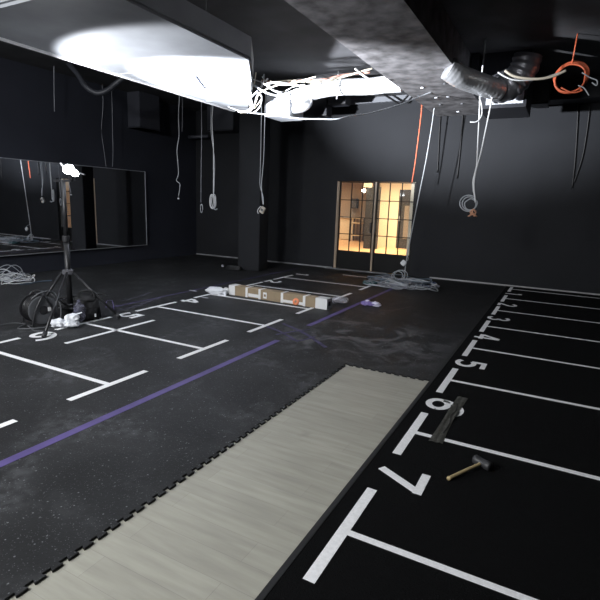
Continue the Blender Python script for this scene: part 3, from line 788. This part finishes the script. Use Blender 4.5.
# dark box behind duct
a = B(296, 98, 9.9); c = B(326, 115, 9.9)
obj_ = thing('duct_box', 'black painted box duct behind the white flexible duct', 'duct', (a.x, 9.9, c.z))
b = nb(); box(b, 0, c.x-a.x, 0, .3, 0, ZC-.001-c.z, .01); obj('box_body', b, duct_black, obj_)
b = nb(); box(b, -.015, c.x-a.x+.015, -.02, 0, 0, .03); obj('box_flange', b, blk, obj_)
a = B(327, 96, 9.95); c = B(345, 103, 9.95)
obj_ = thing('duct_box', 'smaller black duct section right of the black box duct', 'duct', (a.x, 9.95, c.z))
b = nb(); box(b, 0.03, c.x-a.x, 0, .3, 0, ZC-.001-c.z, .01); obj('box_body', b, duct_black, obj_)
b = nb(); box(b, .02, c.x-a.x+.015, -.02, 0, 0, .03); obj('box_flange', b, blk, obj_)
# V bracket
p0, p1, p2 = B(383, 93.5, 10.9), B(400, 104, 10.9), B(410.5, 94, 10.9)
vb = thing('ceiling_bracket', 'black V shaped bracket under the ceiling left of the orange cable', 'bracket', p1)
b = nb(); tube(b, [p0+Vector((0, 0, .1))-p1+Vector((-.15, 0, 0)), Vector((0, 0, 0))], .022, 4); obj('arm', b, cab_k, vb)
b = nb(); tube(b, [p2-p1+Vector((.06, 0, .10)), Vector((0, 0, 0))], .022, 4); obj('arm', b, cab_k, vb)
# cornice strip at wall top left of the soffit
struct('trim_5', box(nb(), -5.0, -2.72, YB-.12, YB-.002, 3.93, ZC-.002), mat('grey_cornice', (.12, .125, .14), .6))

# duct box and silver duct to the right of soffit
Yd = 8.7
a = B(480, 92, Yd); c = B(526, 106, Yd)
rb = thing('duct_box', 'black duct box with bright white end plate right of the soffit', 'duct', (a.x, Yd, c.z))
w = c.x-a.x; hgt = ZC-.001-c.z
obj('box_body', box(nb(), 0, w, 0, 1.0, 0, hgt, .006), duct_black, rb)
e1 = B(487, 92, Yd); e2 = B(523, 102.5, Yd)
obj('end_plate', box(nb(), e1.x-a.x, e2.x-a.x, -.012, -.001, e2.z-c.z, e1.z-c.z+.1), white_m, rb)
a = B(524, 96, 10.3); c = B(548, 103, 10.3)
gb = thing('duct_box', 'grey box duct between the white end plate and the black beam', 'duct', (a.x, 10.3, c.z))
obj('box_body', box(nb(), 0.02, c.x-a.x, 0, .44, 0, ZC-.001-c.z, .006), mat('grey_duct', (.075, .08, .09), .5, noise=(.2, 3)), gb)
obj('box_flange', box(nb(), 0.02, c.x-a.x, -.015, 0, .0, .03), duct_black, gb)
sd = thing('flexible_duct', 'silver foil flexible duct ending in front of the white end plate', 'duct', B(480, 84, 7.9))
s_ = sd.location.copy()
P = [B(448, 68, 7.4), B(458, 75, 7.5), B(470, 80, 7.7), B(484, 85, 7.9), B(499, 90, 8.15)]
obj('duct_hose', flex(nb(), [p-s_ for p in P], .15, 16, .01, 22, 18), mat('dull_foil', (.80, .81, .84), .28, metal=.7, bump=.5, bscale=12), sd, True)
P = [B(496, 89, 8.35), B(507, 87, 8.3), B(516, 80, 8.3), B(524, 68, 8.3), B(528, 55, 8.3)]
obj('duct_elbow', flex(nb(), [p-s_ for p in P], .20, 8, .04, 22, 10), mat('dark_foil', (.30, .30, .33), .4, metal=.7, bump=.5, bscale=10), sd, True)
# dark duct side left of the silver duct (below soffit edge)
sa = thing('duct_box', 'black box duct face beside the soffit above the white cables', 'duct', (-1.60, 8.6, 3.52))
obj('box_body', box(nb(), 0.0, .12, 0, 2.2, 0.02, .52, .006), duct_black, sa)
obj('box_flange', box(nb(), 0.0, .14, 0, 2.2, 0, .02), blk, sa)
# soffit fittings (small pale brackets)
random.seed(3)
for i, (x, y) in enumerate(((436, 97), (448, 96), (458, 111), (422, 87), (444, 83), (440, 104), (462, 103), (418, 95))):
    q = G(x, y, 3.565)
    o = obj('ceiling_clip', box(nb(), -.025, .025, -.012, .012, -.015, .004, .003), mat('pale_clip', (.6, .62, .66), .5) if i < 4 else dkgrey, None, False, (q.x, q.y, 3.565))
    o.rotation_euler = (0, 0, random.uniform(-.5, .5))
    tag(o, ['pale metal clip under the soffit near its left middle', 'pale metal clip right of the first on the soffit', 'pale clip at the far edge of the soffit', 'pale clip at the left soffit edge near the orange cable', 'dark clip nearest the camera under the soffit', 'dark clip above the grey hanging cable', 'dark clip on the right part of the soffit', 'dark clip by the orange cable top'][i], 'clip', 'clips under the soffit')

# long white cable draped along
cable('draped_cable', 'long white cable draped from the pillar top to the soffit', [B(228, 106, 7.6), B(240, 110.5, 7.5), B(258, 113, 7.4), B(280, 115.5, 7.3), B(300, 118, 7.2), B(320, 118.5, 7.2), B(336, 118.5, 7.3), B(350, 115.5, 7.5), B(372, 112, 7.9), B(400, 104, 8.4), B(420, 96, 8.8), B(440, 88, 9.0), B(455, 81, 9.2), B(462, 77, 9.2)], .010, cab_g)
# bundle between raft and duct box
random.seed(21)
bn = thing('cable_bundle', 'messy bundle of white and cream cables hanging between the two white ducts', 'cable bundle', B(258, 95, 7.3))
bo = bn.location.copy()
paths = [[(250, 74), (252, 84), (251, 96), (252, 104), (248, 110), (238, 111)], [(256, 72), (254, 84), (249, 92), (250, 103), (254, 108), (262, 98)],
         [(268, 78), (260, 88), (257, 96), (254, 106), (247, 112)], [(280, 84), (268, 88), (259, 93), (256, 101), (251, 110), (240, 112)],
         [(250, 78), (262, 82), (270, 88), (280, 93), (288, 92), (298, 88)], [(262, 76), (268, 84), (276, 90), (284, 91), (294, 86), (305, 84)],
         [(246, 80), (256, 86), (266, 92), (278, 95), (286, 93)], [(270, 80), (278, 84), (290, 84), (302, 80), (316, 76)],
         [(258, 92), (262, 97), (260, 106), (254, 112)], [(264, 74), (263, 84), (258, 90), (251, 98), (253, 108)], [(262, 84), (275, 82), (292, 84), (306, 86), (322, 82)]]
for i, pth in enumerate(paths):
    yy = 6.9+random.uniform(-.15, .35)
    obj('cable', tube(nb(), [B(x, y, yy+random.uniform(-.08, .08))-bo for x, y in pth], random.choice((.008, .010, .013, .016)), 6, 6), [cab_w, cab_c, cab_w, cab_c, cab_w, cab_w, cab_g, cab_c, cab_w, cab_g, cab_w][i], bn, True)
# beige ceiling cable runs at the top centre
bn2 = thing('cable_bundle', 'run of brown and white cables under the ceiling above the flexible duct', 'cable bundle', B(320, 78, 8.0))
bo = bn2.location.copy()
for i, pth in enumerate(([(262, 80), (285, 83), (300, 80), (322, 79), (345, 74), (370, 72)], [(266, 83), (290, 80), (320, 82), (340, 77), (372, 68)], [(355, 68), (362, 74), (372, 80), (383, 82)])):
    yy = 7.7
    obj('cable', tube(nb(), [B(x, y, yy+.1*random.random())-bo for x, y in pth], .016, 6, 6), [mat('brown_cable', (.25, .13, .10), .6), cab_c, cab_w, cab_w][i], bn2, True)
# grey conduit
cp = B(316, 79, 8.3)
cable('conduit_pipe', 'grey horizontal conduit pipe under the ceiling behind the cables', [B(297, 80, 8.2), B(316, 79.5, 8.2), B(338, 78, 8.2)], .035, mat('conduit_grey', (.16, .17, .18), .4), 'pipe', None, 12)
# cream cables at the top right and white ones
cable('ceiling_cable', 'cream cable swag at the top edge left of the orange coil', [B(505, 70, 7.6), B(515, 76, 7.6), B(535, 78.5, 7.6), B(552, 76, 7.6), B(566, 70, 7.6)], .018, cab_c)
cable('ceiling_cable', 'white cable swag just under the cream cable at the top right', [B(498, 72, 7.7), B(512, 79, 7.7), B(530, 79.5, 7.7), B(545, 77, 7.7), B(560, 72, 7.7)], .011, cab_w)
cable('ceiling_cable', 'pale thin cable with hook at the top right corner', [B(582, 72, 8), B(590, 77, 8), B(597, 80, 8), B(596.5, 85, 8), B(592, 82, 8)], .008, cab_g)

# orange coil
oc = B(570, 78, 8.2)
co = thing('cable_coil', 'orange cable coil hanging at the top right', 'cable coil', oc)
for i in range(4):
    b = nb(); R_ = .19+.008*i
    tube(b, [(p.x, p.y+.02*i, p.z) for p in ring_pts((.004*i, 0, .01*i), R_, (1, 0, 0), (0, .1, 1), 14, 13/14, .03)], .013, 6, 4, closed=True); obj('coil_turn', b, cab_o, co, True)
b = nb(); tube(b, [B(x, y, 8.15)-oc for x, y in ((561, 87), (572, 92), (582, 90), (580, 88.5))], .010, 6); obj('cable_end', b, cab_o, co, True)
b = nb(); tube(b, [B(x, y, 8.15)-oc for x, y in ((578, 85), (584, 87.5), (589, 95))], .008, 6); obj('cable_end', b, cab_g, co, True)
b = nb(); tube(b, [(0, .03, .2), (0.02, .03, ZC-oc.z-.001)], .01, 6); obj('hanging_tie', b, cab_o, co, True)

# hanging cables ------------------------------------------------------
def up_to(x, y, Y, zt=ZC-.002):           # run on vertically to the ceiling
    p = B(x, y, Y); return [Vector((p.x, p.y, zt)), p]
def hang(label, px, Y, r, m_, group='hanging cables', name='hanging_cable', top=None, zt=ZC-.002, parts=None):
    pts = [B(x, y, Y) for x, y in px]
    if top: pts = [Vector((pts[0].x, pts[0].y, zt))]+pts
    o0 = pts[0]
    e = thing(name, label, 'cable', o0, 0, group)
    obj('cable', tube(nb(), [p-o0 for p in pts], r, 6, 6), m_, e, True)
    return e, o0
hang('faint grey cable hanging high at the far upper left', [(54, 62), (54, 80), (54.5, 111)], 6.6, .008, cab_d, top=True)
e, o0 = hang('faint straight grey cable hanging against the black wall box', [(147.5, 78), (148, 100), (149, 126)], 9.3, .008, cab_d, top=True)
b = nb(); p = B(149, 127, 9.3)-o0; blob(b, p, (.03, .03, .04), 3, .2, 2); obj('plug', b, cab_g, e, True)
e, o0 = hang('white cable with a kink and small plug hanging left of the coiled ones', [(179.5, 95), (178.5, 115), (179, 135), (177, 150), (178.5, 172), (176.5, 180), (180, 184), (178.5, 196)], 8.4, .009, cab_g, top=True)
b = nb(); p = B(178.5, 198, 8.4)-o0; blob(b, p, (.025, .025, .02), 3, .2, 2); obj('plug', b, cab_w, e, True)
hang('short faint cable just right of the kinked white cable', [(182, 96), (182.5, 110), (182, 131)], 9.0, .007, cab_d, top=True)
e, o0 = hang('dull grey cable ending in small loops left of the white coil', [(201.5, 100), (201.5, 140), (201, 180), (201, 202)], 8.5, .008, cab_d, top=True)
b = nb(); c = B(201.5, 208, 8.5)-o0; tube(b, ring_pts(c, .09, (.35, 0, 0), (0, 0, 1), 8, 1.9, .15), .007, 6, 4); obj('end_loop', b, cab_g, e, True)
e, o0 = hang('white double cable ending in a hanging oval coil', [(213, 102), (212, 122), (213.5, 150), (213.5, 190), (214, 206)], 8.5, .010, cab_w, top=True)
b = nb(); tube(b, [p-o0 for p in [B(211.5, 100, 8.5), B(211, 130, 8.5), B(214.5, 160, 8.5), B(214, 192, 8.5)]], .007, 6); obj('second_cable', b, cab_g, e, True)
b = nb(); c = B(212, 201, 8.5)-o0
for s in range(3): tube(b, ring_pts(c+Vector((.01*s, .02*s, 0)), .15, (.38-.04*s, .1, 0), (0, 0, 1), 10, 1, .08), .008, 6, 4)
obj('oval_coil', b, cab_w, e, True)
b = nb(); tube(b, [c+Vector((.02, 0, -.13)), c+Vector((.09, 0, -.17)), c+Vector((.14, 0, -.15))], .012, 6); obj('cable_end', b, cab_g, e, True)
# pair with socket box
e, o0 = hang('pair of white cables holding a small socket box by the pillar', [(261.5, 86), (261.5, 110), (261, 140), (260.5, 165), (260, 184), (263, 196), (263.5, 204)], 8.9, .009, cab_g, top=True)
b = nb(); tube(b, [p-o0 for p in [B(266, 90, 8.9), B(265, 112, 8.9), B(264.5, 130, 8.9), B(263.5, 160, 8.9), B(261.5, 185, 8.9), B(263, 204, 8.9)]], .009, 6); obj('second_cable', b, cab_g, e, True)
p = B(262.5, 209.5, 8.9)-o0; b = nb(); box(b, -.05, .05, -.03, .03, -.07, .07, .008); bmesh.ops.rotate(b, verts=b.verts, cent=(0, 0, 0), matrix=Matrix.Rotation(math.radians(28), 3, 'Y')); bmesh.ops.translate(b, verts=b.verts, vec=p)
sb_ = obj('socket_box', b, mat('beige_socket', (.50, .46, .40), .5), e)
b = nb(); box(b, -.03, .03, -.036, -.03, -.02, .03); bmesh.ops.rotate(b, verts=b.verts, cent=(0, 0, 0), matrix=Matrix.Rotation(math.radians(28), 3, 'Y')); bmesh.ops.translate(b, verts=b.verts, vec=p); obj('socket_face', b, dkgrey, sb_)
b = nb(); tube(b, [p+Vector((-.02, -.04, .08)), p+Vector((-.07, -.04, .03)), p+Vector((-.10, -.04, -.02)), p+Vector((-.08, -.04, -.08))], .008, 6); obj('wire_end', b, cab_w, e, True)
# orange hanging cable
hang('orange cable hanging over the right glazed door', [(422.5, 96), (421, 115), (418, 140), (415.5, 160), (412, 182)], 10.4, .013, cab_o, top=True, zt=3.572)
# grey cable running down to the pile, with white plug
e, o0 = hang('long grey cable hanging down to the cable pile', [(434.5, 106), (431, 130), (426, 160), (420, 190), (412, 230), (406, 262), (404.5, 275), (402, 279)], 10.3, .011, mat('cable_midgrey', (.46, .48, .50), .5), top=True, zt=3.572)
p = B(403.5, 262.5, 10.15)-o0; b = nb(); box(b, -.055, .055, -.025, .025, -.055, .055, .012); bmesh.ops.rotate(b, verts=b.verts, cent=(0, 0, 0), matrix=Matrix.Rotation(math.radians(38), 3, 'Y')); bmesh.ops.translate(b, verts=b.verts, vec=p)
obj('white_plug', b, cab_w, e)
b = nb(); tube(b, [p+Vector((.03, .01, .02)), p+Vector((.08, .05, .08)), B(407.5, 255, 10.3)-o0], .006, 6); obj('plug_lead', b, cab_g, e, True)
# two thin black strands near the back wall
hang('thin black strand hanging by the wall, left of the two under the soffit', [(440.5, 114), (439, 140), (437.5, 172)], 11.225, .013, cab_k, top=True, zt=3.572)
hang('thin black strand hanging by the wall, right of the two under the soffit', [(463, 112), (461, 140), (457, 178)], 11.225, .013, cab_k, top=True, zt=3.572)
hang('black tube drawn as a cable shadow on the wall below the orange coil, left of two', [(578.5, 101), (577, 130), (575, 160), (572, 188)], 11.228, .013, cab_k)  # this tube and the next model cable shadows in black, not cables
hang('black tube drawn as a cable shadow on the wall below the orange coil, right of two', [(590.5, 100), (587, 130), (582, 158), (574, 182)], 11.228, .013, cab_k)
# white pair with coil and copper ends
e, o0 = hang('pair of bright white cables ending in a coil with copper ends', [(480.5, 88), (479.5, 110), (478, 140), (476.5, 165), (473, 182), (475, 198)], 8.0, .011, cab_w, top=True)
b = nb(); tube(b, [p-o0 for p in [B(492, 97, 8.0), B(490.5, 106, 8.0), B(486, 128, 8.0), B(481, 152, 8.0), B(476, 170, 8.0), B(474, 185, 8.0), B(475.5, 202, 8.0)]], .012, 6); obj('second_cable', b, cab_w, e, True)
b = nb(); tube(b, [p-o0 for p in [B(480.5, 100, 7.95), B(482, 108, 7.95), B(481.5, 115, 7.95), B(477, 121, 7.95), B(470, 121.5, 7.95)]], .009, 6); obj('side_branch', b, cab_w, e, True)
c = B(470.5, 204, 8.0)-o0; b = nb()
for s in range(3): tube(b, ring_pts(c+Vector((-.015*s, 0, .01*s)), .095+.02*s, (.9, .2, 0), (0, 0, .9), 10, 1 if s != 2 else .75, .08, 1), .009, 6, 4)
obj('end_coil', b, cab_g, e, True)
b = nb(); p = B(473, 212, 8.0)-o0
for i in range(6): tube(b, [p+Vector((0, 0, .05)), p+Vector((random.uniform(-.05, .05), random.uniform(-.03, .03), -.0)), p+Vector((random.uniform(-.07, .07), random.uniform(-.03, .03), -.06))], .010, 5, 3)
obj('copper_end', b, copper, e, True)

# black hose loop and black wall boxes upper left
cable('hanging_hose', 'black hose drooping under the ceiling at the upper left', [B(66, 60, 6.6), B(78, 74, 6.6), B(86, 86, 6.6), B(97, 92.5, 6.7), B(107, 90, 6.8), B(116, 83, 6.9), B(128, 74, 7.0)], .05, mat('black_hose', (.03, .032, .04), .5), 'hose', None, 12)
hang('faint grey cable hanging above the mirror, left of a pair', [(103, 105), (101.5, 130), (104, 150), (106, 166)], 8.0, .006, cab_d, top=True)
hang('faint grey cable hanging above the mirror, right of a pair', [(112, 100), (112.5, 130), (113, 150), (112.5, 166)], 8.0, .006, cab_d, top=True)
def lbox(label, x0, x1, y1_, X, depth_m, cat='duct'):
    a = L(x0, y1_, X); c = L(x1, y1_, X)
    o = thing('duct_box', label, cat, (XL+.002, a.y, a.z))
    obj('box_body', box(nb(), 0, X-XL, 0, c.y-a.y, 0, ZC-.001-a.z, .01), mat('black_box_paint', (.034, .036, .046), .5), o)
    obj('box_flange', box(nb(), 0, X-XL+.015, -.015, c.y-a.y+.015, 0, .03), duct_black, o)
lbox('faint black box duct on the left wall near the room corner', 140, 160, 127, -9.1, .4)
a = B(207, 131, 10.8); c = B(233, 131, 10.8)
o = thing('duct_box', 'faint black box duct on the back wall left of the pillar', 'duct', (a.x, 10.8, a.z))
obj('box_body', box(nb(), 0, c.x-a.x, 0, .44, 0, ZC-.001-a.z, .01), mat('black_box_paint', (.034, .036, .046), .5), o)
obj('box_flange', box(nb(), -.01, c.x-a.x+.01, -.015, 0, 0, .03), duct_black, o)
a = B(172, 137, 10.9); c = B(207, 137, 10.9)
o = thing('duct_run', 'low dark pipe run along the back wall left of the pillar', 'pipe', (a.x, 10.95, a.z))
b = nb(); tube(b, [(0, 0, 0), (c.x-a.x, 0, -.0)], .045, 12); obj('pipe', b, mat('pipe_dark', (.06, .063, .08), .45), o, True)
for t in (.2, .8): obj('hanger_rod', tube(nb(), [((c.x-a.x)*t, .0, 0.03), ((c.x-a.x)*t, .0, ZC-a.z-.002)], .01, 6), blkm, o)
# small grey plug at the pillar foot
q = G(238, 266)
o = thing('cable_coil', 'small dark cable coil with pale tag at the foot of the pillar', 'cable coil', (q.x-.08, 9.28, 0))
b = nb()
for s in range(4): tube(b, ring_pts((.35, 0, .02+.02*s), .16-.01*s, (1.4, 0, 0), (0, .6, 0), 12, 1, .05), .014, 6, 3)
obj('cable', b, cab_k, o, True)
b = nb(); box(b, .0, .05, -.03, .02, .04, .09, .01); obj('pale_tag', b, cab_g, o)

# ------------------------------------------------------------------ lights
def light(name, typ, loc, aim, energy, col, **kw):
    ld = bpy.data.lights.new(name, typ); ld.energy = energy; ld.color = col
    for k_, v_ in kw.items(): setattr(ld, k_, v_)
    o = bpy.data.objects.new(name, ld); COL.objects.link(o); o.location = loc
    if aim is not None: o.rotation_euler = (Vector(aim)-Vector(loc)).to_track_quat('-Z', 'Y').to_euler()
    return o
# the two heads of the tripod work light: one thrown up, one at the upper far wall
P0 = TC+Vector((.16, .04, 2.06))
light('work_light_beam_up', 'SPOT', P0, P0+Vector((.392, .528, .752)), 380, (.92, .95, 1.0), spot_size=math.radians(98), spot_blend=.25, shadow_soft_size=.06)
light('work_light_beam_far', 'SPOT', P0, P0+Vector((.395, .80, .46)), 7200, (.90, .94, 1.0), spot_size=math.radians(64), spot_blend=.6, shadow_soft_size=.08)
light('work_light_spill', 'POINT', TC+Vector((.2, -.22, 2.0)), None, 9, (.90, .94, 1.0), shadow_soft_size=.20)
# work light inferred behind the camera, then two added fills
light('rear_light', 'AREA', (-3.4, -1.9, 3.4), (-3.2, 5.0, 0), 330, (.96, .98, 1.0), shape='DISK', size=.9)
light('rear_light', 'AREA', (-6.9, -1.7, 3.3), (-3.4, 5.5, 0), 220, (.96, .98, 1.0), shape='DISK', size=.9)  # added copy of the rear light, softens the pillar's shadow
light('ceiling_fill', 'AREA', (-7.8, 3.4, 3.95), (-7.8, 6.4, 0), 26, (.88, .92, 1.0), shape='RECTANGLE', size=1.6, size_y=1.2)  # added overhead fill without a known fixture, lifts the hard shadows
# hall downlights
light('hall_lamp', 'AREA', (-5.6, 17.0, 3.1), (-5.6, 17.0, 0), 185, (1.0, .83, .56), shape='RECTANGLE', size=2.0, size_y=2, spread=math.radians(110))
light('hall_lamp_left', 'AREA', (-9.5, 19.8, 3.1), (-9.5, 19.8, 0), 70, (1.0, .80, .56), shape='RECTANGLE', size=2, size_y=2, spread=math.radians(110))

wd = bpy.data.worlds.new('world'); SC.world = wd; wd.use_nodes = True
wd.node_tree.nodes['Background'].inputs[0].default_value = (.5, .55, .65, 1); wd.node_tree.nodes['Background'].inputs[1].default_value = .0

SC.view_settings.view_transform = 'Standard'; SC.view_settings.look = 'None'
SC.view_settings.exposure = 0; SC.view_settings.gamma = 1; SC.view_settings.use_curve_mapping = False
SC.cycles.max_bounces = 8
SC.cycles.sample_clamp_indirect = 4
